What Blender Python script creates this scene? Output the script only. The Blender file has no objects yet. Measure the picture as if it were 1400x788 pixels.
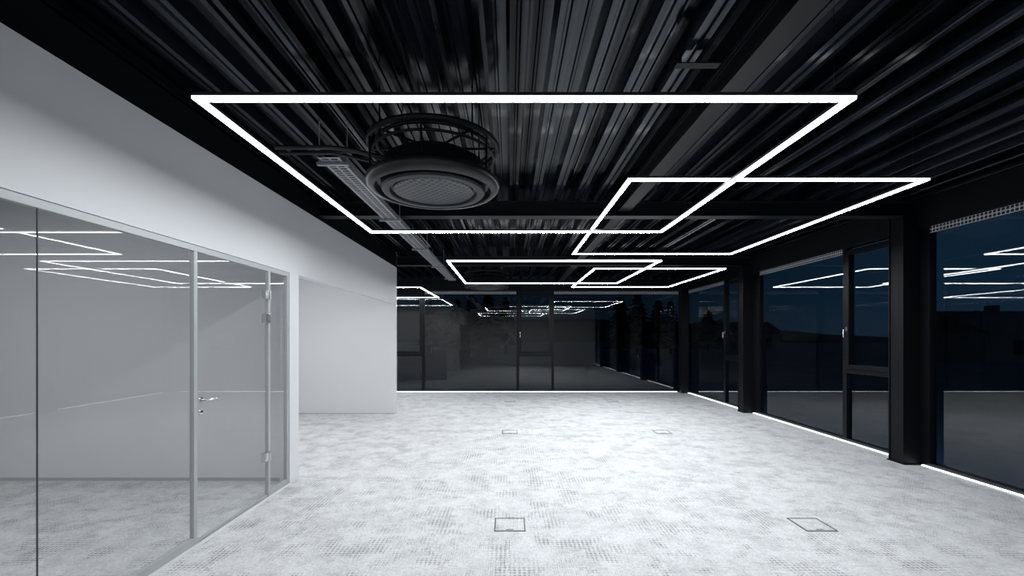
import bpy, math, random
from mathutils import Vector
random.seed(4)
S = bpy.context.scene
COL = S.collection
F = 590.0
CH = 1.5

# ------------------------------------------------------------------ materials
def newmat(name):
    m = bpy.data.materials.new(name); m.use_nodes = True
    nt = m.node_tree
    for n in list(nt.nodes): nt.nodes.remove(n)
    out = nt.nodes.new('ShaderNodeOutputMaterial')
    return m, nt, out
def N(nt, t, **kw):
    n = nt.nodes.new(t)
    for k, v in kw.items(): setattr(n, k, v)
    return n
def pbr(name, col, rough=0.5, metal=0.0, spec=0.5, var=0.06, scale=6.0, bump=0.0, bscale=80):
    m, nt, out = newmat(name)
    b = N(nt, 'ShaderNodeBsdfPrincipled')
    tc = N(nt, 'ShaderNodeTexCoord')
    no = N(nt, 'ShaderNodeTexNoise'); no.inputs['Scale'].default_value = scale
    no.inputs['Detail'].default_value = 3
    nt.links.new(tc.outputs['Object'], no.inputs['Vector'])
    mr = N(nt, 'ShaderNodeMapRange')
    mr.inputs['To Min'].default_value = 1 - var; mr.inputs['To Max'].default_value = 1 + var
    nt.links.new(no.outputs['Fac'], mr.inputs['Value'])
    mx = N(nt, 'ShaderNodeVectorMath', operation='SCALE')
    mx.inputs[0].default_value = col[:3]
    nt.links.new(mr.outputs['Result'], mx.inputs['Scale'])
    nt.links.new(mx.outputs['Vector'], b.inputs['Base Color'])
    b.inputs['Roughness'].default_value = rough
    b.inputs['Metallic'].default_value = metal
    b.inputs['Specular IOR Level'].default_value = spec
    if bump:
        n2 = N(nt, 'ShaderNodeTexNoise'); n2.inputs['Scale'].default_value = bscale
        nt.links.new(tc.outputs['Object'], n2.inputs['Vector'])
        bp = N(nt, 'ShaderNodeBump'); bp.inputs['Strength'].default_value = bump
        bp.inputs['Distance'].default_value = 0.005
        nt.links.new(n2.outputs['Fac'], bp.inputs['Height'])
        nt.links.new(bp.outputs['Normal'], b.inputs['Normal'])
    nt.links.new(b.outputs['BSDF'], out.inputs['Surface'])
    return m
def emit(name, col, s):
    m, nt, out = newmat(name)
    e = N(nt, 'ShaderNodeEmission'); e.inputs['Color'].default_value = (*col, 1); e.inputs['Strength'].default_value = s
    nt.links.new(e.outputs[0], out.inputs['Surface'])
    return m
def glass(name, f0, tint, power=5.0, rough=0.0):
    m, nt, out = newmat(name)
    lw = N(nt, 'ShaderNodeLayerWeight'); lw.inputs['Blend'].default_value = 0.5
    p = N(nt, 'ShaderNodeMath', operation='POWER'); p.inputs[1].default_value = power
    nt.links.new(lw.outputs['Facing'], p.inputs[0])
    mr = N(nt, 'ShaderNodeMapRange'); mr.inputs['To Min'].default_value = f0; mr.inputs['To Max'].default_value = 0.95
    nt.links.new(p.outputs[0], mr.inputs['Value'])
    t = N(nt, 'ShaderNodeBsdfTransparent'); t.inputs['Color'].default_value = (*tint, 1)
    g = N(nt, 'ShaderNodeBsdfGlossy'); g.inputs['Roughness'].default_value = rough
    mx = N(nt, 'ShaderNodeMixShader')
    nt.links.new(mr.outputs[0], mx.inputs[0]); nt.links.new(t.outputs[0], mx.inputs[1]); nt.links.new(g.outputs[0], mx.inputs[2])
    nt.links.new(mx.outputs[0], out.inputs['Surface'])
    return m

M_white = pbr('white_paint', (0.68, 0.685, 0.70), 0.65, var=0.015, scale=2, bump=0.03)
M_black = pbr('black_steel', (0.0035, 0.0042, 0.0058), 0.45, spec=0.18, var=0.15)
M_beam = pbr('dark_beam_paint', (0.006, 0.007, 0.0095), 0.4, spec=0.22, var=0.2, scale=3)
M_frame = pbr('black_anodised', (0.0035, 0.0042, 0.006), 0.4, spec=0.2, var=0.1)
M_alu = pbr('satin_aluminium', (0.42, 0.43, 0.44), 0.42, metal=0.2, var=0.03)
M_chrome = pbr('brushed_chrome', (0.62, 0.63, 0.65), 0.22, metal=0.9, var=0.03)
M_joint = pbr('dark_joint', (0.05, 0.05, 0.055), 0.5)
M_box = pbr('grey_box_frame', (0.05, 0.05, 0.055), 0.5)
M_cass = pbr('black_plastic', (0.009, 0.010, 0.013), 0.36, spec=0.36, var=0.1)
M_tray = pbr('galvanised_tray', (0.26, 0.27, 0.29), 0.45, metal=0.2, var=0.15, scale=20)
M_house = pbr('lamp_housing', (0.02, 0.02, 0.022), 0.5, spec=0.2)
M_led = emit('opal_led', (0.915, 0.96, 1.0), 82)
M_leds = emit('opal_led_edge', (0.93, 0.97, 1.0), 6)
M_led2 = emit('floor_led', (0.93, 0.97, 1.0), 6)
M_glass = glass('partition_glass', 0.042, (0.93, 0.94, 0.945), 4.2)
M_wglass = glass('window_glass', 0.080, (0.70, 0.80, 0.88), 4.2)
M_tree = pbr('night_foliage', (0.004, 0.007, 0.008), 0.9, spec=0.05, var=0.4, scale=3)
M_hill = pbr('night_hill', (0.03, 0.05, 0.065), 0.95, spec=0.05, var=0.3, scale=0.1)
M_ground = pbr('night_ground', (0.08, 0.13, 0.19), 0.95, spec=0.1, var=0.3, scale=0.6)
M_hwall = pbr('render_wall', (0.14, 0.16, 0.19), 0.9)
M_roof = pbr('roof_tiles', (0.03, 0.03, 0.035), 0.8)

# carpet
def carpet(name, frame=False):
    m, nt, out = newmat(name)
    b = N(nt, 'ShaderNodeBsdfPrincipled'); b.inputs['Roughness'].default_value = 0.95
    b.inputs['Specular IOR Level'].default_value = 0.1
    tc = N(nt, 'ShaderNodeNewGeometry')
    pos = tc.outputs['Position']
    L = nt.links.new
    def mathn(op, a, b_=None, c=None):
        n = N(nt, 'ShaderNodeMath', operation=op)
        for i, v in enumerate((a, b_, c)):
            if v is None: continue
            if isinstance(v, (int, float)): n.inputs[i].default_value = v
            else: L(v, n.inputs[i])
        return n.outputs[0]
    def dotgrid(scale, thr, rot=0.0):
        mp = N(nt, 'ShaderNodeMapping'); mp.inputs['Rotation'].default_value = (0, 0, rot)
        L(pos, mp.inputs['Vector'])
        v1 = N(nt, 'ShaderNodeTexVoronoi'); v1.inputs['Scale'].default_value = scale; v1.inputs['Randomness'].default_value = 0.0
        v1.voronoi_dimensions = '2D'
        L(mp.outputs[0], v1.inputs['Vector'])
        return mathn('LESS_THAN', v1.outputs['Distance'], thr)
    def noisemask(cell, scale, lo, hi, detail=4, rough=0.7, off=0.0):
        sn = N(nt, 'ShaderNodeVectorMath', operation='SNAP'); sn.inputs[1].default_value = (cell[0], cell[1], 10)
        L(pos, sn.inputs[0])
        ad = N(nt, 'ShaderNodeVectorMath', operation='ADD'); ad.inputs[1].default_value = (off, off*2, 0)
        L(sn.outputs[0], ad.inputs[0])
        n1 = N(nt, 'ShaderNodeTexNoise'); n1.inputs['Scale'].default_value = scale; n1.inputs['Detail'].default_value = detail; n1.inputs['Roughness'].default_value = rough
        L(ad.outputs[0], n1.inputs['Vector'])
        mk_ = N(nt, 'ShaderNodeMapRange'); mk_.inputs['From Min'].default_value = lo; mk_.inputs['From Max'].default_value = hi
        L(n1.outputs['Fac'], mk_.inputs['Value'])
        return mk_.outputs[0]
    big = dotgrid(32, 0.37, 0.0)
    small = dotgrid(64, 0.36)
    mbig = noisemask((0.03125, 0.03125), 3.4, 0.51, 0.57, 6, 0.76, off=3.1)
    msm = noisemask((0.03125, 0.03125), 4.6, 0.46, 0.58, 6, 0.78, off=11.7)
    worn = noisemask((0.0156, 0.0078), 3.6, 0.44, 0.62, 8, 0.85, off=23.0)
    speck = noisemask((0.0078, 0.0156), 60.0, 0.42, 0.72, 2, 0.8, off=7.0)
    n3 = N(nt, 'ShaderNodeTexNoise'); n3.inputs['Scale'].default_value = 0.8; n3.inputs['Detail'].default_value = 2
    L(pos, n3.inputs['Vector'])
    fine = N(nt, 'ShaderNodeTexNoise'); fine.inputs['Scale'].default_value = 260; fine.inputs['Detail'].default_value = 1
    L(pos, fine.inputs['Vector'])
    sx = N(nt, 'ShaderNodeSeparateXYZ'); L(pos, sx.inputs[0])
    def seam(o):
        w = mathn('ABSOLUTE', mathn('SUBTRACT', mathn('FRACT', mathn('MULTIPLY', o, 2.0)), 0.5))
        return mathn('GREATER_THAN', w, 0.4965)
    seams = mathn('MAXIMUM', seam(sx.outputs[0]), seam(sx.outputs[1]))
    v = mathn('SUBTRACT', 0.72, mathn('MULTIPLY', mathn('MULTIPLY', big, mbig), 0.24))
    v = mathn('SUBTRACT', v, mathn('MULTIPLY', mathn('MULTIPLY', small, msm), 0.15))
    v = mathn('SUBTRACT', v, mathn('MULTIPLY', worn, 0.11))
    v = mathn('SUBTRACT', v, mathn('MULTIPLY', speck, 0.16))
    v = mathn('SUBTRACT', v, mathn('MULTIPLY', n3.outputs['Fac'], 0.06))
    v = mathn('SUBTRACT', v, mathn('MULTIPLY', seams, 0.03))
    v = mathn('MULTIPLY', v, mathn('ADD', mathn('MULTIPLY', fine.outputs['Fac'], 0.6), 0.70))
    v = mathn('MAXIMUM', v, 0.08)
    cb = N(nt, 'ShaderNodeCombineColor')
    L(v, cb.inputs[0]); L(mathn('MULTIPLY', v, 1.005), cb.inputs[1]); L(mathn('MULTIPLY', v, 1.01), cb.inputs[2])
    L(cb.outputs[0], b.inputs['Base Color'])
    bp = N(nt, 'ShaderNodeBump'); bp.inputs['Strength'].default_value = 0.3; bp.inputs['Distance'].default_value = 0.003
    L(fine.outputs['Fac'], bp.inputs['Height']); L(bp.outputs[0], b.inputs['Normal'])
    L(b.outputs[0], out.inputs['Surface'])
    return m
M_carpet = carpet('patterned_carpet')

def deckmat():
    m, nt, out = newmat('corrugated_deck_paint')
    b = N(nt, 'ShaderNodeBsdfPrincipled')
    g = N(nt, 'ShaderNodeNewGeometry')
    mp = N(nt, 'ShaderNodeMapping'); mp.inputs['Scale'].default_value = (9, 0.06, 9)
    nt.links.new(g.outputs['Position'], mp.inputs['Vector'])
    n = N(nt, 'ShaderNodeTexNoise'); n.inputs['Scale'].default_value = 1.0; n.inputs['Detail'].default_value = 1; n.inputs['Roughness'].default_value = 0.5
    nt.links.new(mp.outputs[0], n.inputs['Vector'])
    r = N(nt, 'ShaderNodeValToRGB')
    r.color_ramp.elements[0].position = 0.42; r.color_ramp.elements[0].color = (0.0016, 0.0020, 0.0032, 1)
    r.color_ramp.elements[1].position = 0.70; r.color_ramp.elements[1].color = (0.012, 0.015, 0.022, 1)
    nt.links.new(n.outputs['Fac'], r.inputs[0]); nt.links.new(r.outputs[0], b.inputs['Base Color'])
    b.inputs['Roughness'].default_value = 0.13
    b.inputs['Specular Tint'].default_value = (0.80, 0.90, 1.0, 1)
    sp = N(nt, 'ShaderNodeMapRange'); sp.inputs['From Min'].default_value = 0.40; sp.inputs['From Max'].default_value = 0.66
    sp.inputs['To Min'].default_value = 0.09; sp.inputs['To Max'].default_value = 0.50
    nt.links.new(n.outputs['Fac'], sp.inputs['Value']); nt.links.new(sp.outputs[0], b.inputs['Specular IOR Level'])
    nt.links.new(b.outputs[0], out.inputs['Surface'])
    return m
M_deck = deckmat()

def perfmat(name, base, hole, scale, thr, dims='3D', rot=0.0):
    m, nt, out = newmat(name)
    b = N(nt, 'ShaderNodeBsdfPrincipled'); b.inputs['Roughness'].default_value = 0.4
    tc = N(nt, 'ShaderNodeTexCoord')
    v = N(nt, 'ShaderNodeTexVoronoi'); v.inputs['Scale'].default_value = scale; v.inputs['Randomness'].default_value = 0
    v.voronoi_dimensions = dims
    mp = N(nt, 'ShaderNodeMapping'); mp.inputs['Rotation'].default_value = (0, 0, rot)
    nt.links.new(tc.outputs['Object'], mp.inputs['Vector']); nt.links.new(mp.outputs[0], v.inputs['Vector'])
    c = N(nt, 'ShaderNodeMath', operation='LESS_THAN'); c.inputs[1].default_value = thr
    nt.links.new(v.outputs['Distance'], c.inputs[0])
    mx = N(nt, 'ShaderNodeMix', data_type='RGBA')
    mx.inputs[6].default_value = (*base, 1); mx.inputs[7].default_value = (*hole, 1)
    nt.links.new(c.outputs[0], mx.inputs[0]); nt.links.new(mx.outputs[2], b.inputs['Base Color'])
    nt.links.new(b.outputs[0], out.inputs['Surface'])
    return m
M_strip = perfmat('perforated_metal', (0.55, 0.57, 0.60), (0.01, 0.01, 0.012), 26, 0.40)
M_grille = perfmat('grille_perforations', (0.075, 0.080, 0.090), (0.0005, 0.0005, 0.0005), 25, 0.38, '2D', math.pi/4)

# ------------------------------------------------------------------ mesh helpers
class G:
    def __init__(s): s.v = []; s.f = []
    def box(s, x0, x1, y0, y1, z0, z1):
        i = len(s.v)
        s.v += [(x0,y0,z0),(x1,y0,z0),(x1,y1,z0),(x0,y1,z0),(x0,y0,z1),(x1,y0,z1),(x1,y1,z1),(x0,y1,z1)]
        s.f += [tuple(i+k for k in q) for q in ((0,3,2,1),(4,5,6,7),(0,1,5,4),(1,2,6,5),(2,3,7,6),(3,0,4,7))]
        return s
    def paneX(s, x, y0, y1, z0, z1):
        i = len(s.v); s.v += [(x,y0,z0),(x,y1,z0),(x,y1,z1),(x,y0,z1)]; s.f.append((i,i+1,i+2,i+3)); return s
    def paneY(s, y, x0, x1, z0, z1):
        i = len(s.v); s.v += [(x0,y,z0),(x1,y,z0),(x1,y,z1),(x0,y,z1)]; s.f.append((i,i+1,i+2,i+3)); return s
    def tube(s, pts, r, n=10, closed=False):
        pts = [Vector(p) for p in pts]; m = len(pts); rings = []
        prev = None
        for k, p in enumerate(pts):
            if closed: t = pts[(k+1) % m] - pts[k-1]
            else: t = pts[min(k+1, m-1)] - pts[max(k-1, 0)]
            t.normalize()
            up = Vector((0,0,1)) if abs(t.z) < 0.9 else Vector((1,0,0))
            if prev is not None:
                a = prev - t*prev.dot(t); a.normalize()
            else:
                a = t.cross(up).normalized()
            prev = a
            b = t.cross(a)
            i = len(s.v); rings.append(i)
            for j in range(n):
                an = 2*math.pi*j/n
                s.v.append(tuple(p + a*r*math.cos(an) + b*r*math.sin(an)))
        for k in range(m if closed else m-1):
            A = rings[k]; B = rings[(k+1) % m]
            for j in range(n):
                s.f.append((A+j, A+(j+1)%n, B+(j+1)%n, B+j))
        if not closed:
            s.f.append(tuple(rings[0]+j for j in range(n-1,-1,-1)))
            s.f.append(tuple(rings[-1]+j for j in range(n)))
        return s
    def lathe(s, prof, cx, cy, n=64, jit=0):
        rings = []
        for r, z in prof:
            rings.append(len(s.v))
            for j in range(n):
                an = 2*math.pi*j/n
                rr = r*(1 + (random.uniform(-jit, jit) if jit else 0))
                s.v.append((cx+rr*math.cos(an), cy+rr*math.sin(an), z))
        for a, b in zip(rings, rings[1:]):
            for j in range(n): s.f.append((a+j, a+(j+1)%n, b+(j+1)%n, b+j))
        return s
    def ringbox(s, x0, x1, y0, y1, w, z0, z1):
        i = len(s.v)
        for z in (z0, z1):
            s.v += [(x0,y0,z),(x1,y0,z),(x1,y1,z),(x0,y1,z),(x0+w,y0+w,z),(x1-w,y0+w,z),(x1-w,y1-w,z),(x0+w,y1-w,z)]
        for k in range(4):
            n = (k+1) % 4
            s.f += [(i+k,i+4+k,i+4+n,i+n), (i+8+k,i+8+n,i+12+n,i+12+k), (i+k,i+n,i+8+n,i+8+k), (i+4+n,i+4+k,i+12+k,i+12+n)]
        return s
OR = {}
def mk(name, g, mat, origin=(0,0,0), parent=None, smooth=False, bevel=0, mats=None, **props):
    me = bpy.data.meshes.new(name)
    o3 = Vector(origin)
    me.from_pydata([tuple(Vector(p)-o3) for p in g.v], [], g.f)
    me.materials.append(mat)
    for mm in (mats or []): me.materials.append(mm)
    me.update()
    import bmesh
    bm = bmesh.new(); bm.from_mesh(me); bmesh.ops.recalc_face_normals(bm, faces=bm.faces); bm.to_mesh(me); bm.free()
    o = bpy.data.objects.new(name, me); COL.objects.link(o)
    OR[o.name] = o3
    if parent is not None:
        o.parent = parent; o.location = o3 - OR[parent.name]
    else: o.location = o3
    if smooth:
        for p in me.polygons: p.use_smooth = True
        md = o.modifiers.new('es', 'EDGE_SPLIT'); md.split_angle = math.radians(35)
    if bevel:
        md = o.modifiers.new('bev', 'BEVEL'); md.width = bevel; md.segments = 2; md.limit_method = 'ANGLE'
    for k, v in props.items(): o[k] = v
    return o
def struct(name, g, mat, origin=(0,0,0), label=None, category=None, **k):
    o = mk(name, g, mat, origin, kind='structure', **k)
    if label: o['label'] = label
    if category: o['category'] = category
    return o
def copy_thing(o, delta, **props):
    c = o.copy(); COL.objects.link(c); c.location = o.location + Vector(delta)
    OR[c.name] = OR[o.name] + Vector(delta)
    for ch in o.children:
        cc = ch.copy(); COL.objects.link(cc); cc.parent = c
    for k, v in props.items(): c[k] = v
    return c

# ------------------------------------------------------------------ room shell
XL = -2.26; XR = 4.85; YB = 11.96; YR = -0.5; XO = -6.5
WT = 2.9; GT = 2.17; DZ = 3.13
struct('floor', G().box(XO, XR+0.12, YR-0.1, YB+0.12, -0.1, 0), M_carpet, label='light grey patterned carpet tile floor with dotted patches', category='floor')

g = G(); per = 0.25; prof = []
x = XO
while x < XR+0.15:
    for dx, dz in ((0,0),(0.032,0),(0.040,0.016),(0.052,0.016),(0.060,0),(0.092,0),(0.112,0.095),(0.150,0.095),(0.157,0.082),(0.171,0.082),(0.178,0.095),(0.230,0.095)):
        prof.append((x+dx, DZ+dz))
    x += per
ys = [YR-0.1, YB+0.12]
for yy in ys:
    for (px, pz) in prof: g.v.append((px, yy, pz))
n = len(prof)
for i in range(n-1): g.f.append((i, i+1, n+i+1, n+i))
i0 = len(g.v)
g.v += [(XO, YR-0.1, DZ+0.2), (prof[-1][0], YR-0.1, DZ+0.2), (prof[-1][0], YB+0.12, DZ+0.2), (XO, YB+0.12, DZ+0.2)]
g.f.append((i0, i0+1, i0+2, i0+3))
struct('ceiling', g, M_deck, label='black painted corrugated steel deck ceiling', category='ceiling')

struct('wall_left', G().box(XL-0.10, XL, YR, 8.63, GT, WT), M_white, label='white plaster bulkhead above the glass partition', category='wall')
struct('trim_1', G().box(XL-0.09, XL-0.01, YR, 8.63, WT, DZ), M_black, label='black strip above white bulkhead', category='trim')
struct('wall_partition', G().box(XO, XL, 4.53, 4.62, 0, GT).box(XL-0.10, XL, 4.43, 4.53, 0, GT).box(XO, XL-0.10, 4.53, 4.62, GT, DZ), M_white, label='white plaster partition wall', category='wall')
struct('wall_alcove', G().box(XO, XL-0.10, 8.51, 8.63, 0, DZ).box(XL-0.10, XL, 8.51, 8.63, 0, GT), M_white, label='white plaster wall closing the alcove', category='wall')
struct('wall_outer', G().box(XO-0.1, XO, YR, YB, 0, DZ), M_white, label='white outer side wall', category='wall')
struct('wall_rear', G().box(XO, XR, YR-0.1, YR, 0, DZ), M_white, label='white rear wall', category='wall')
struct('trim_2', G().box(XR-0.03, XR+0.12, YR, YB+0.1, 2.80, DZ), M_black, label='black fascia beam above windows', category='trim')
struct('trim_3', G().box(XO, XR-0.03, YB-0.03, YB+0.1, 2.80, DZ), M_black, label='black fascia beam above windows', category='trim')
struct('baseboard_alcove', G().box(-6.4, XL, 8.503, 8.51, 0, 0.012), M_alu, label='thin metal base strip under white wall', category='baseboard')
struct('baseboard_partition', G().box(-6.4, XL-0.10, 4.522, 4.53, 0, 0.03), M_alu, label='thin grey base strip under white wall', category='baseboard')

# ------------------------------------------------------------------ columns and beams
def column(y, x0=4.65, x1=4.85):
    g = G(); c = (x0+x1)/2
    g.box(x0, x1, y, y+0.014, 0.012, 2.95).box(x0, x1, y+0.186, y+0.2, 0.012, 2.95).box(c-0.09, c+0.09, y+0.0145, y+0.1855, 0.012, 2.95)
    g.box(x0-0.004, x1, y-0.02, y+0.22, 0, 0.012)
    return mk('steel_column', g, M_black, ((x0+x1)/2, y+0.1, 0), label='black painted steel column standing beside the window wall', category='column', group='steel columns along the window wall')
for y in (1.6, 5.1, 8.6): column(y)
column(11.70)
def beamx(y):
    g = G(); c = y+0.1
    g.box(XL-0.01, XR-0.03, c-0.07, c+0.07, 2.95, 2.965).box(XL-0.01, XR-0.03, c-0.006, c+0.006, 2.965, DZ-0.012).box(XL-0.01, XR-0.03, c-0.07, c+0.07, DZ-0.012, DZ-0.001)
    return mk('steel_beam', g, M_beam, (1.3, c, 2.95), label='dark steel cross beam spanning under the deck', category='beam', group='cross beams under the deck')
for y in (5.1, 8.6): beamx(y)
def beamy(xc, y0, y1):
    h = 0.070
    g = G().box(xc-h, xc+h, y0, y1, 3.0, 3.012).box(xc-0.006, xc+0.006, y0, y1, 3.012, 3.112).box(xc-h, xc+h, y0, y1, 3.112, DZ-0.004)
    return mk('steel_girder', g, M_beam, (xc, (y0+y1)/2, 3.0), label='dark steel girder running along the deck ribs', category='beam', group='girders along the deck ribs')
beamy(1.355, YR+0.01, 5.13); beamy(1.355, 5.27, 8.63); beamy(1.355, 8.77, YB-0.04)

# ------------------------------------------------------------------ windows
wn = [0]
def handle_parts(win, pos, axis):
    x, y, z = pos
    g = G()
    if axis == 'x':
        g.box(x-0.012, x, y-0.014, y+0.014, z-0.035, z+0.035)
        g.tube([(x-0.01, y, z), (x-0.045, y, z), (x-0.05, y, z-0.01), (x-0.05, y, z-0.12)], 0.009)
    else:
        g.box(x-0.014, x+0.014, y-0.012, y, z-0.035, z+0.035)
        g.tube([(x, y-0.01, z), (x, y-0.045, z), (x, y-0.05, z-0.01), (x, y-0.05, z-0.12)], 0.009)
    mk('handle', g, M_chrome, pos, win, smooth=True, label='silver lever window handle')
def window(a0, a1, side, narrow=False, strip=True):
    wn[0] += 1
    def B(g, u0, u1, d0, d1, z0, z1):
        if side == 'R': g.box(XR+d0, XR+d1, u0, u1, z0, z1)
        else: g.box(u0, u1, YB+d0, YB+d1, z0, z1)
    def P(u0, u1, d, z0, z1):
        return G().paneX(XR+d, u0, u1, z0, z1) if side == 'R' else G().paneY(YB+d, u0, u1, z0, z1)
    org = (XR+0.04, (a0+a1)/2, 0) if side == 'R' else ((a0+a1)/2, YB+0.04, 0)
    fw = 0.035
    g = G(); zt = 2.80
    B(g, a0, a0+fw, 0, 0.08, 0, zt); B(g, a1-fw, a1, 0, 0.08, 0, zt)
    B(g, a0+fw, a1-fw, 0, 0.08, 0, 0.05); B(g, a0+fw, a1-fw, 0, 0.08, zt-0.015, zt)
    if narrow: B(g, a0+fw, a1-fw, 0, 0.08, 0.99, 1.05)
    w = struct('window_%d' % wn[0], g, M_frame, org, label='tall black-framed night window' + (' with openable sash' if narrow else ' with a full-height pane'), category='window')
    if narrow:
        mk('glass', P(a0+fw, a1-fw, 0.04, 0.05, 0.99), M_wglass, org, w)
        g = G(); s0, s1 = a0+fw+0.002, a1-fw-0.002
        for (u0,u1,z0,z1) in ((s0,s0+0.06,1.055,2.745),(s1-0.06,s1,1.055,2.745),(s0+0.06,s1-0.06,1.055,1.115),(s0+0.06,s1-0.06,2.685,2.745)):
            B(g, u0, u1, -0.02, 0.06, z0, z1)
        sash = mk('sash', g, M_frame, org, w)
        mk('glass', P(s0+0.06, s1-0.06, 0.03, 1.115, 2.685), M_wglass, org, sash)
        hp = (XR-0.02, s1-0.03, 1.62) if side == 'R' else (s0+0.03, YB-0.02, 1.62)
        handle_parts(sash, hp, 'x' if side == 'R' else 'y')
    else:
        mk('glass', P(a0+fw, a1-fw, 0.04, 0.05, zt-0.015), M_wglass, org, w)
        if strip:
            g = G(); B(g, a0+fw, a1-fw, 0.004, 0.006, 2.71, 2.785); mk('perforated_strip', g, M_strip, org, w, label='perforated metal blind strip')
    return w
window(YR, 1.7, 'R'); window(1.7, 2.7, 'R', True); window(2.7, 5.02, 'R')
window(5.30, 6.25, 'R', True); window(6.25, 8.42, 'R'); window(8.80, 9.75, 'R', True); window(9.75, 11.90, 'R')
struct('trim_4', G().box(XR, XR+0.08, 5.02, 5.30, 0, 2.8), M_frame, label='black infill panel behind column', category='trim')
struct('trim_5', G().box(XR, XR+0.08, 8.42, 8.80, 0, 2.8), M_frame, label='black infill panel behind column', category='trim')
struct('trim_6', G().box(4.80, XR+0.08, 11.90, YB+0.08, 0, 2.8), M_frame, label='black corner post of window wall', category='trim')
window(XO, -3.40, 'B'); window(-3.40, -2.40, 'B', True); window(-2.40, 0.22, 'B'); window(0.22, 1.19, 'B', True); window(1.19, 4.80, 'B')

def led(x0, x1, y0, y1):
    g = G().box(x0, x1, y0, y1, 0.006, 0.014)
    o = mk('led_strip_light', G().box(x0, x1, y0, y1, 0, 0.006), M_alu, ((x0+x1)/2, (y0+y1)/2, 0), label='thin glowing white light strip along the window base', category='light strip', group='light strips along the window base')
    mk('diffuser', g, M_led2, ((x0+x1)/2, (y0+y1)/2, 0), o)
led(4.818, 4.842, YR+0.02, 1.57); led(4.818, 4.842, 1.83, 5.05); led(4.818, 4.842, 5.33, 8.55); led(4.818, 4.842, 8.83, 11.66)
led(-6.4, 4.62, 11.925, 11.950)

# ------------------------------------------------------------------ suspended LED frames
LW = 0.032
def lamp_at(x0, x1, y0, y1, z, lab):
    w = LW; h = 0.013
    org = ((x0+x1)/2, (y0+y1)/2, z)
    o = mk('pendant_light_frame', G().ringbox(x0+0.002, x1-0.002, y0+0.002, y1-0.002, w-0.004, z+h, z+0.030), M_house, org, label=lab, category='pendant light', group='rectangular light frames under the ceiling')
    d = mk('diffuser', G().ringbox(x0, x1, y0, y1, w, z, z+h), M_leds, org, o, mats=[M_led], label='glowing opal white diffuser')
    for p in d.data.polygons:
        if abs(p.normal.z) > 0.9 and p.center.z < 0.005: p.material_index = 1
    pts = [(x, y) for x in (x0+w/2, x1-w/2) for y in (y0+0.12, y1-0.12)]
    for (x, y) in pts:
        mk('suspension_cable', G().tube([(x, y, z+0.030), (x, y, DZ+0.02)], 0.0011, 6), M_black, (x, y, z+0.030), o)
    return o
def lamp(xn0, xn1, yn, yf, h, lab):
    dn = F*h/(462-yn); df = F*h/(462-yf); w = LW
    return lamp_at((xn0-697)/F*dn-w/2, (xn1-697)/F*dn+w/2, dn-w/2, df+w/2, CH+h, lab)
lamp(270, 1163, 137, 318, 1.10, 'large glowing rectangular light frame hung on thin cables')
lamp(861, 1266, 247, 348, 1.17, 'glowing rectangular light frame overlapping a larger one, near the windows')
lamp(612, 903, 357.5, 388, 1.10, 'large glowing rectangular light frame hung over the far floor')
lamp(813, 991, 368, 393, 1.17, 'smaller glowing rectangular light frame overlapping a larger one, far end')
lamp_at(-4.9, -1.93, 9.35, 11.75, CH+1.09, 'glowing rectangular light frame partly hidden behind the white wall')

# ------------------------------------------------------------------ ceiling cassettes
def cassette(cx, cy):
    zb = 2.555
    body = G().lathe([(0.001, zb+0.10), (0.34, zb+0.10), (0.36, zb+0.12), (0.36, zb+0.20), (0.30, zb+0.24), (0.001, zb+0.24)], cx, cy)
    o = mk('ceiling_air_conditioner', body, M_black, (cx, cy, zb), smooth=True, label='round black ceiling cassette air conditioner under the deck', category='air conditioner', group='round ceiling air conditioners')
    p = G().lathe([(0.36, zb+0.115), (0.40, zb+0.11), (0.45, zb+0.088), (0.472, zb+0.068), (0.475, zb+0.05), (0.468, zb+0.024), (0.448, zb+0.006), (0.42, zb), (0.412, zb+0.004), (0.405, zb+0.03), (0.398, zb+0.05), (0.37, zb+0.055)], cx, cy)
    mk('panel', p, M_cass, (cx, cy, zb), o, smooth=True)
    q = G().lathe([(0.355, zb+0.08), (0.368, zb+0.03), (0.370, zb+0.006), (0.360, zb-0.008), (0.335, zb-0.014), (0.312, zb-0.010), (0.303, zb+0.004), (0.300, zb+0.014), (0.286, zb+0.014)], cx, cy)
    mk('outlet_ring', q, M_cass, (cx, cy, zb), o, smooth=True)
    r = G().lathe([(0.288, zb+0.012), (0.284, zb), (0.25, zb-0.008), (0.15, zb-0.014), (0.001, zb-0.016)], cx, cy)
    mk('grille', r, M_grille, (cx, cy, zb), o, smooth=True)
    hoop = G()
    for zz, rr, tr in ((zb+0.32, 0.455, 0.020), (zb+0.315, 0.40, 0.013), (zb+0.25, 0.43, 0.010)):
        hoop.tube([(cx+rr*math.cos(a*math.pi/24), cy+rr*math.sin(a*math.pi/24), zz) for a in range(48)], tr, 8, closed=True)
    for k in range(6):
        a = math.pi/6 + k*math.pi/3; c, s = math.cos(a), math.sin(a)
        hoop.tube([(cx+0.455*c, cy+0.455*s, zb+0.31), (cx+0.45*c, cy+0.45*s, zb+0.085)], 0.008, 6)
    for k in range(4):
        a = k*math.pi/4; c, s = math.cos(a), math.sin(a)
        hoop.tube([(cx-0.455*c, cy-0.455*s, zb+0.315), (cx+0.455*c, cy+0.455*s, zb+0.315)], 0.009, 6)
    mk('hoop_frame', hoop, M_black, (cx, cy, zb+0.2), o, smooth=True, label='circular black pipe cage')
    for k in range(4):
        a = math.pi/4 + k*math.pi/2; x = cx+0.43*math.cos(a); y = cy+0.43*math.sin(a)
        mk('hanger_rod', G().tube([(x, y, zb+0.24), (x, y, DZ+0.02)], 0.006, 8), M_black, (x, y, zb+0.24), o)
    return o
c1 = cassette(-0.55, 3.13)
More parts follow.
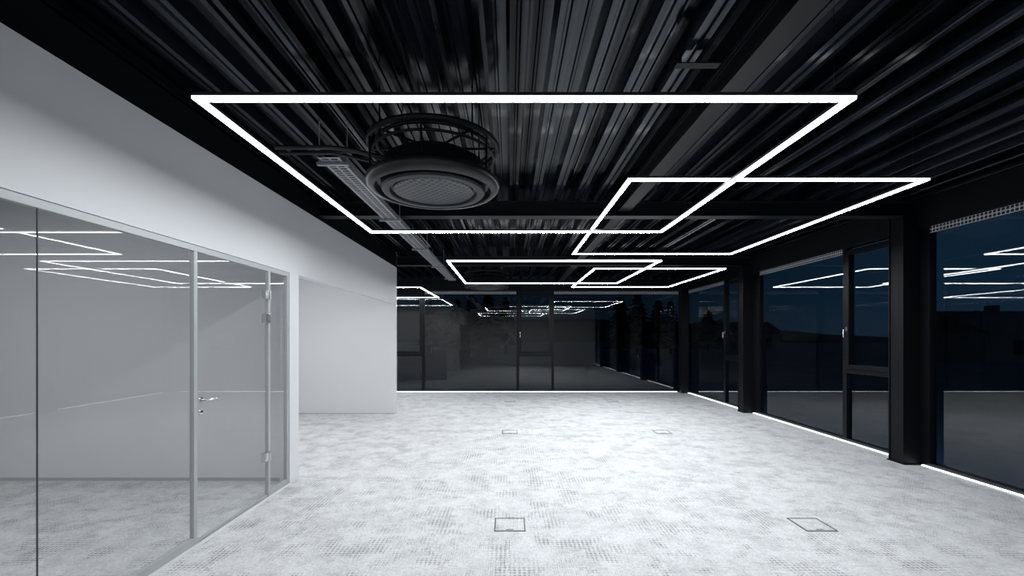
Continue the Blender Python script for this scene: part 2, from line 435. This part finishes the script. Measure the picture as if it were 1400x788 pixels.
c2 = copy_thing(c1, (0.06, 6.1, 0))

g = G()
g.tube([(-1.62, 2.98, 2.815), (-1.25, 2.98, 2.815), (-1.1, 2.98, 2.80), (-0.88, 3.02, 2.76)], 0.016, 8)
g.tube([(-1.62, 3.04, 2.80), (-1.25, 3.04, 2.80), (-1.1, 3.04, 2.77), (-0.88, 3.08, 2.73)], 0.011, 8)
g.tube([(-1.55, 3.10, 2.83), (-1.30, 3.10, 2.84), (-1.10, 3.12, 2.84), (-0.84, 3.13, 2.77)], 0.010, 8)
mk('refrigerant_pipe', g, M_cass, (-1.3, 3.05, 2.8), smooth=True, label='black insulated pipes feeding the ceiling air conditioner', category='pipe')

g = G(); tx0, tx1, ty0, ty1, tz = -1.41, -1.25, 3.16, 10.0, 2.82
g.box(tx0, tx0+0.022, ty0, ty1, tz, tz+0.003).box(tx1-0.022, tx1, ty0, ty1, tz, tz+0.003)
g.box(tx0, tx0+0.003, ty0, ty1, tz+0.003, tz+0.05).box(tx1-0.003, tx1, ty0, ty1, tz+0.003, tz+0.05)
g.box(tx0+0.072, tx1-0.072, ty0, ty1, tz, tz+0.003)
y = ty0
while y < ty1-0.02:
    g.box(tx0+0.022, tx1-0.022, y, y+0.022, tz+0.0002, tz+0.0028); y += 0.045
tray = mk('cable_tray', g, M_tray, (-1.33, 6.5, tz), label='galvanised perforated cable tray hung under the deck', category='cable tray')
mk('cable_bundle', G().tube([(-1.35, ty0, tz+0.02), (-1.345, 6, tz+0.02), (-1.35, ty1, tz+0.02)], 0.014, 8).tube([(-1.31, ty0, tz+0.018), (-1.315, 6, tz+0.018), (-1.31, ty1, tz+0.018)], 0.011, 8), M_black, (-1.33, 6.5, tz), tray, smooth=True)
for y in (3.25, 4.8, 6.4, 8.0, 9.6):
    g = G().box(tx0-0.04, tx1+0.04, y-0.015, y+0.015, tz-0.022, tz-0.001)
    g.tube([(tx0-0.025, y, tz-0.02), (tx0-0.025, y, DZ+0.02)], 0.004, 6).tube([(tx1+0.025, y, tz-0.02), (tx1+0.025, y, DZ+0.02)], 0.004, 6)
    mk('tray_hanger', g, M_tray, (-1.33, y, tz), tray)

g = G().box(0.95, 1.20, 2.45, 2.50, DZ-0.070, DZ-0.066).box(0.95, 1.20, 2.496, 2.50, DZ-0.066, DZ-0.035).box(0.96, 0.98, 2.46, 2.48, DZ-0.066, DZ+0.0).box(1.16, 1.18, 2.46, 2.48, DZ-0.066, DZ+0.0)
mk('mounting_bracket', g, M_black, (1.08, 2.47, DZ-0.05), label='small dark steel angle bracket fixed to the deck', category='bracket')

# ------------------------------------------------------------------ glass partition
y0p, y1p = YR, 4.43
g = G()
fx0, fx1 = XL-0.040, XL-0.008
g.box(fx0, fx1, y0p, y1p, GT-0.045, GT-0.001)
g.box(fx0, fx1, y0p, 3.100, 0, 0.06)
g.box(fx0, fx1, 4.09, 4.39, 0, 0.06)
g.box(fx0, fx1, 3.100, 3.135, 0, GT-0.045)
g.box(fx0, fx1, 4.055, 4.09, 0, GT-0.045)
g.box(fx0, fx1, 4.395, 4.428, 0, GT-0.045)
part = mk('glass_partition', g, M_alu, (XL-0.03, 2.0, 0), bevel=0.002, label='grey metal framed glass partition below the white bulkhead', category='glass partition')
for a, b in ((y0p+0.01, 2.087), (2.091, 3.100), (4.09, 4.395)):
    mk('glass_pane', G().paneX(XL-0.027, a, b, 0.06, GT-0.045), M_glass, (XL-0.03, (a+b)/2, 1), part)
mk('pane_joint', G().box(XL-0.031, XL-0.025, 2.087, 2.091, 0.06, GT-0.045), M_joint, (XL-0.03, 2.09, 1), part, label='thin dark seal between panes')
mk('base_cover', G().box(XL-0.008, XL+0.022, y0p, 4.43, 0, 0.006), M_white, (XL, 1.5, 0), part, label='thin bright base rail')
dr = struct('door_1', G().paneX(XL-0.023, 3.138, 4.052, 0.010, GT-0.048), M_glass, (XL-0.025, 3.6, 0), label='frameless glass door in grey metal frame', category='door')
mk('bottom_seal', G().box(XL-0.030, XL-0.016, 3.138, 4.052, 0.004, 0.028), M_alu, (XL-0.023, 3.6, 0.01), dr)
for z in (1.90, 1.68, 0.39):
    mk('hinge', G().box(XL-0.033, XL+0.008, 3.985, 4.050, z-0.04, z+0.04).tube([(XL+0.008, 4.050, z-0.045), (XL+0.008, 4.050, z+0.045)], 0.010, 12), M_chrome, (XL, 4.0, z), dr, bevel=0.002)
z = 1.04
def disc(name, r, t, mat, loc):
    o = mk(name, G().lathe([(0.001,0),(r,0),(r,t),(0.001,t)],0,0,24), mat, (0,0,0), dr)
    o.rotation_euler = (0, math.pi/2, 0); o.location = Vector(loc) - OR['door_1']
    return o
disc('lock_plate', 0.022, 0.008, M_chrome, (XL-0.022, 3.185, z))
mk('handle', G().tube([(XL-0.012, 3.185, z), (XL+0.025, 3.185, z), (XL+0.033, 3.195, z), (XL+0.033, 3.31, z)], 0.0095, 12), M_chrome, (XL, 3.185, z), dr, smooth=True, label='chrome lever handle')
disc('lock_rosette', 0.020, 0.008, M_chrome, (XL-0.022, 3.185, z-0.085))
disc('keyhole', 0.009, 0.004, M_joint, (XL-0.014, 3.185, z-0.085))

# ------------------------------------------------------------------ floor boxes
def floorbox(x, y):
    s = 0.122
    o = mk('floor_box', G().ringbox(x-s, x+s, y-s, y+s, 0.008, 0, 0.004), M_box, (x, y, 0), label='square floor socket box flush in the carpet', category='floor box', group='floor boxes set in the carpet')
    mk('lid', G().box(x-s+0.010, x+s-0.010, y-s+0.010, y+s-0.010, 0, 0.003), M_carpet, (x, y, 0), o)
    mk('lid_rim', G().ringbox(x-s+0.018, x+s-0.018, y-s+0.018, y+s-0.018, 0.003, 0.003, 0.0045), M_alu, (x, y, 0), o)
    mk('handle', G().box(x-0.03, x+0.03, y-s+0.022, y-s+0.032, 0.003, 0.005), M_box, (x, y, 0), o)
for y in (3.46, 6.86, 10.2):
    for x in (0.0, 2.42): floorbox(x, y)

# ------------------------------------------------------------------ added unseen fill lamps brightening the side rooms
def fill_lamp(x, y, sx, sy, power, lab):
    z = 3.06
    o = mk('fill_lamp_panel', G().box(x-sx/2, x+sx/2, y-sy/2, y+sy/2, z, DZ), M_house, (x, y, z), label=lab, category='fill lamp', group='added fill lamps in the side rooms')
    ld = bpy.data.lights.new('fill_panel_light', 'AREA'); ld.shape = 'RECTANGLE'; ld.size = sx-0.04; ld.size_y = sy-0.04; ld.energy = power
    ld.color = (0.96, 0.98, 1.0)
    l = bpy.data.objects.new('fill_light', ld); COL.objects.link(l); l.parent = o; l.location = (0, 0, -0.01)
fill_lamp(-4.4, 2.0, 1.8, 1.8, 45, 'added unseen fill lamp panel inside the glazed side room')  # added out of view to brighten the room behind the glass
fill_lamp(-3.7, 6.2, 2.2, 1.8, 60, 'added unseen fill lamp panel inside the open alcove')  # added out of view to lift the dark upper alcove wall

# ------------------------------------------------------------------ exterior
struct('trim_7', G().box(-150, 400, -150, 400, -0.6, -0.5), M_ground, label='dark night ground outside', category='ground')
g = G(); pts = []
random.seed(2)
for i in range(60):
    t = i/59; a = math.radians(-30+150*t); R = 210
    pts.append((R*math.sin(a), R*math.cos(a), 9 + 5*math.sin(t*9+0.5) + 2*math.sin(t*23) + random.uniform(-0.5, 0.5)))
for (x, y, h) in pts:
    g.v += [(x, y, -0.5), (x*1.01, y*1.01, h), (x*1.2, y*1.2, -0.5)]
for i in range(len(pts)-1):
    a = i*3; b = a+3
    g.f += [(a, b, b+1, a+1), (a+1, b+1, b+2, a+2)]
mk('hill', g, M_hill, (150, 150, -0.5), label='low dark wooded hill on the night horizon', category='hill')
def conifer(x, y, H, R):
    g = G(); z = 0.6
    g.lathe([(0.15, -0.5), (0.12, H*0.4)], x, y, 8)
    k = 12
    for i in range(k):
        t = i/k
        r = R*(1-t)**0.8*random.uniform(0.85, 1.1)+0.12; z0 = z+(H-z)*t; z1 = z0+(H-z)/k*1.9
        g.lathe([(r, z0), (r*0.5, (z0+z1)/2), (0.04, min(z1, H))], x, y, 16, jit=0.3)
    mk('conifer_tree', g, M_tree, (x, y, -0.5), label='dark conifer tree standing outside at night', category='tree', group='conifers outside at night')
for (px, d, top, R) in ((625, 34, 410, 1.3), (645, 46, 402, 1.7), (667, 38, 398, 1.5), (692, 54, 406, 1.7), (848, 36, 407, 1.4), (872, 46, 400, 1.8), (900, 36, 410, 1.3), (917, 54, 412, 1.7), (590, 52, 410, 1.7), (968, 60, 420, 1.8), (1335, 58, 425, 1.4), (1352, 68, 422, 1.5)):
    conifer((px-697)/F*d, d, CH+(462-top)/F*d, R)
def house(x, y, w, l, hw, hr, lab):
    g = G().box(x-w/2, x+w/2, y-l/2, y+l/2, -0.5, hw)
    o = mk('house', g, M_hwall, (x, y, -0.5), label=lab, category='house')
    r = G(); e = 0.4
    r.v = [(x-w/2-e,y-l/2-e,hw-0.1),(x+w/2+e,y-l/2-e,hw-0.1),(x+w/2+e,y+l/2+e,hw-0.1),(x-w/2-e,y+l/2+e,hw-0.1),(x-w/2-e,y,hr),(x+w/2+e,y,hr)]
    r.f = [(0,1,5,4),(2,3,4,5),(0,4,3),(1,2,5),(0,3,2,1)]
    mk('roof', r, M_roof, (x, y, hw), o)
    for cxp, cw in ((-0.2, 0.7), (0.2, 0.5)):
        mk('chimney', G().box(x+w*cxp, x+w*cxp+cw, y-cw/2, y+cw/2, hr-0.8, hr+0.5), M_hwall, (x+w*cxp, y, hr), o)
    for k in range(3):
        wx = x-w/2+w*(k+0.5)/3
        mk('house_window', G().box(wx-0.5, wx+0.5, y-l/2-0.03, y-l/2, hw-1.9, hw-0.7), M_frame, (wx, y-l/2, hw-1.3), o)
house(46, 39, 14, 8, 2.0, 3.9, 'low pale house with dark roof and chimneys at night')
house(38, 74, 12, 8, 2.2, 4.2, 'dark gabled house farther off at night')

# ------------------------------------------------------------------ world, camera
w = bpy.data.worlds.new('night'); S.world = w; w.use_nodes = True
nt = w.node_tree
for n_ in list(nt.nodes): nt.nodes.remove(n_)
out = nt.nodes.new('ShaderNodeOutputWorld'); bg = nt.nodes.new('ShaderNodeBackground')
tc = nt.nodes.new('ShaderNodeTexCoord'); sp = nt.nodes.new('ShaderNodeSeparateXYZ'); cr = nt.nodes.new('ShaderNodeValToRGB')
nt.links.new(tc.outputs['Generated'], sp.inputs[0]); nt.links.new(sp.outputs[0], cr.inputs[0])
cr.color_ramp.elements[0].position = 0.25; cr.color_ramp.elements[0].color = (0.0026, 0.0060, 0.0105, 1)
cr.color_ramp.elements[1].position = 0.75; cr.color_ramp.elements[1].color = (0.0068, 0.0195, 0.036, 1)
nt.links.new(cr.outputs[0], bg.inputs[0]); bg.inputs[1].default_value = 1.0
nt.links.new(bg.outputs[0], out.inputs[0])

cd = bpy.data.cameras.new('camera'); cam = bpy.data.objects.new('camera', cd); COL.objects.link(cam)
cam.location = (0, 0, CH); cam.rotation_euler = (math.pi/2, 0, 0)
cd.sensor_fit = 'HORIZONTAL'; cd.sensor_width = 36; cd.lens = 36*F/1400
cd.shift_x = 3/1400; cd.shift_y = 68/1400
cd.clip_start = 0.05; cd.clip_end = 1000
S.camera = cam
try:
    S.view_settings.view_transform = 'Standard'; S.view_settings.look = 'None'
except Exception as e: print(e)
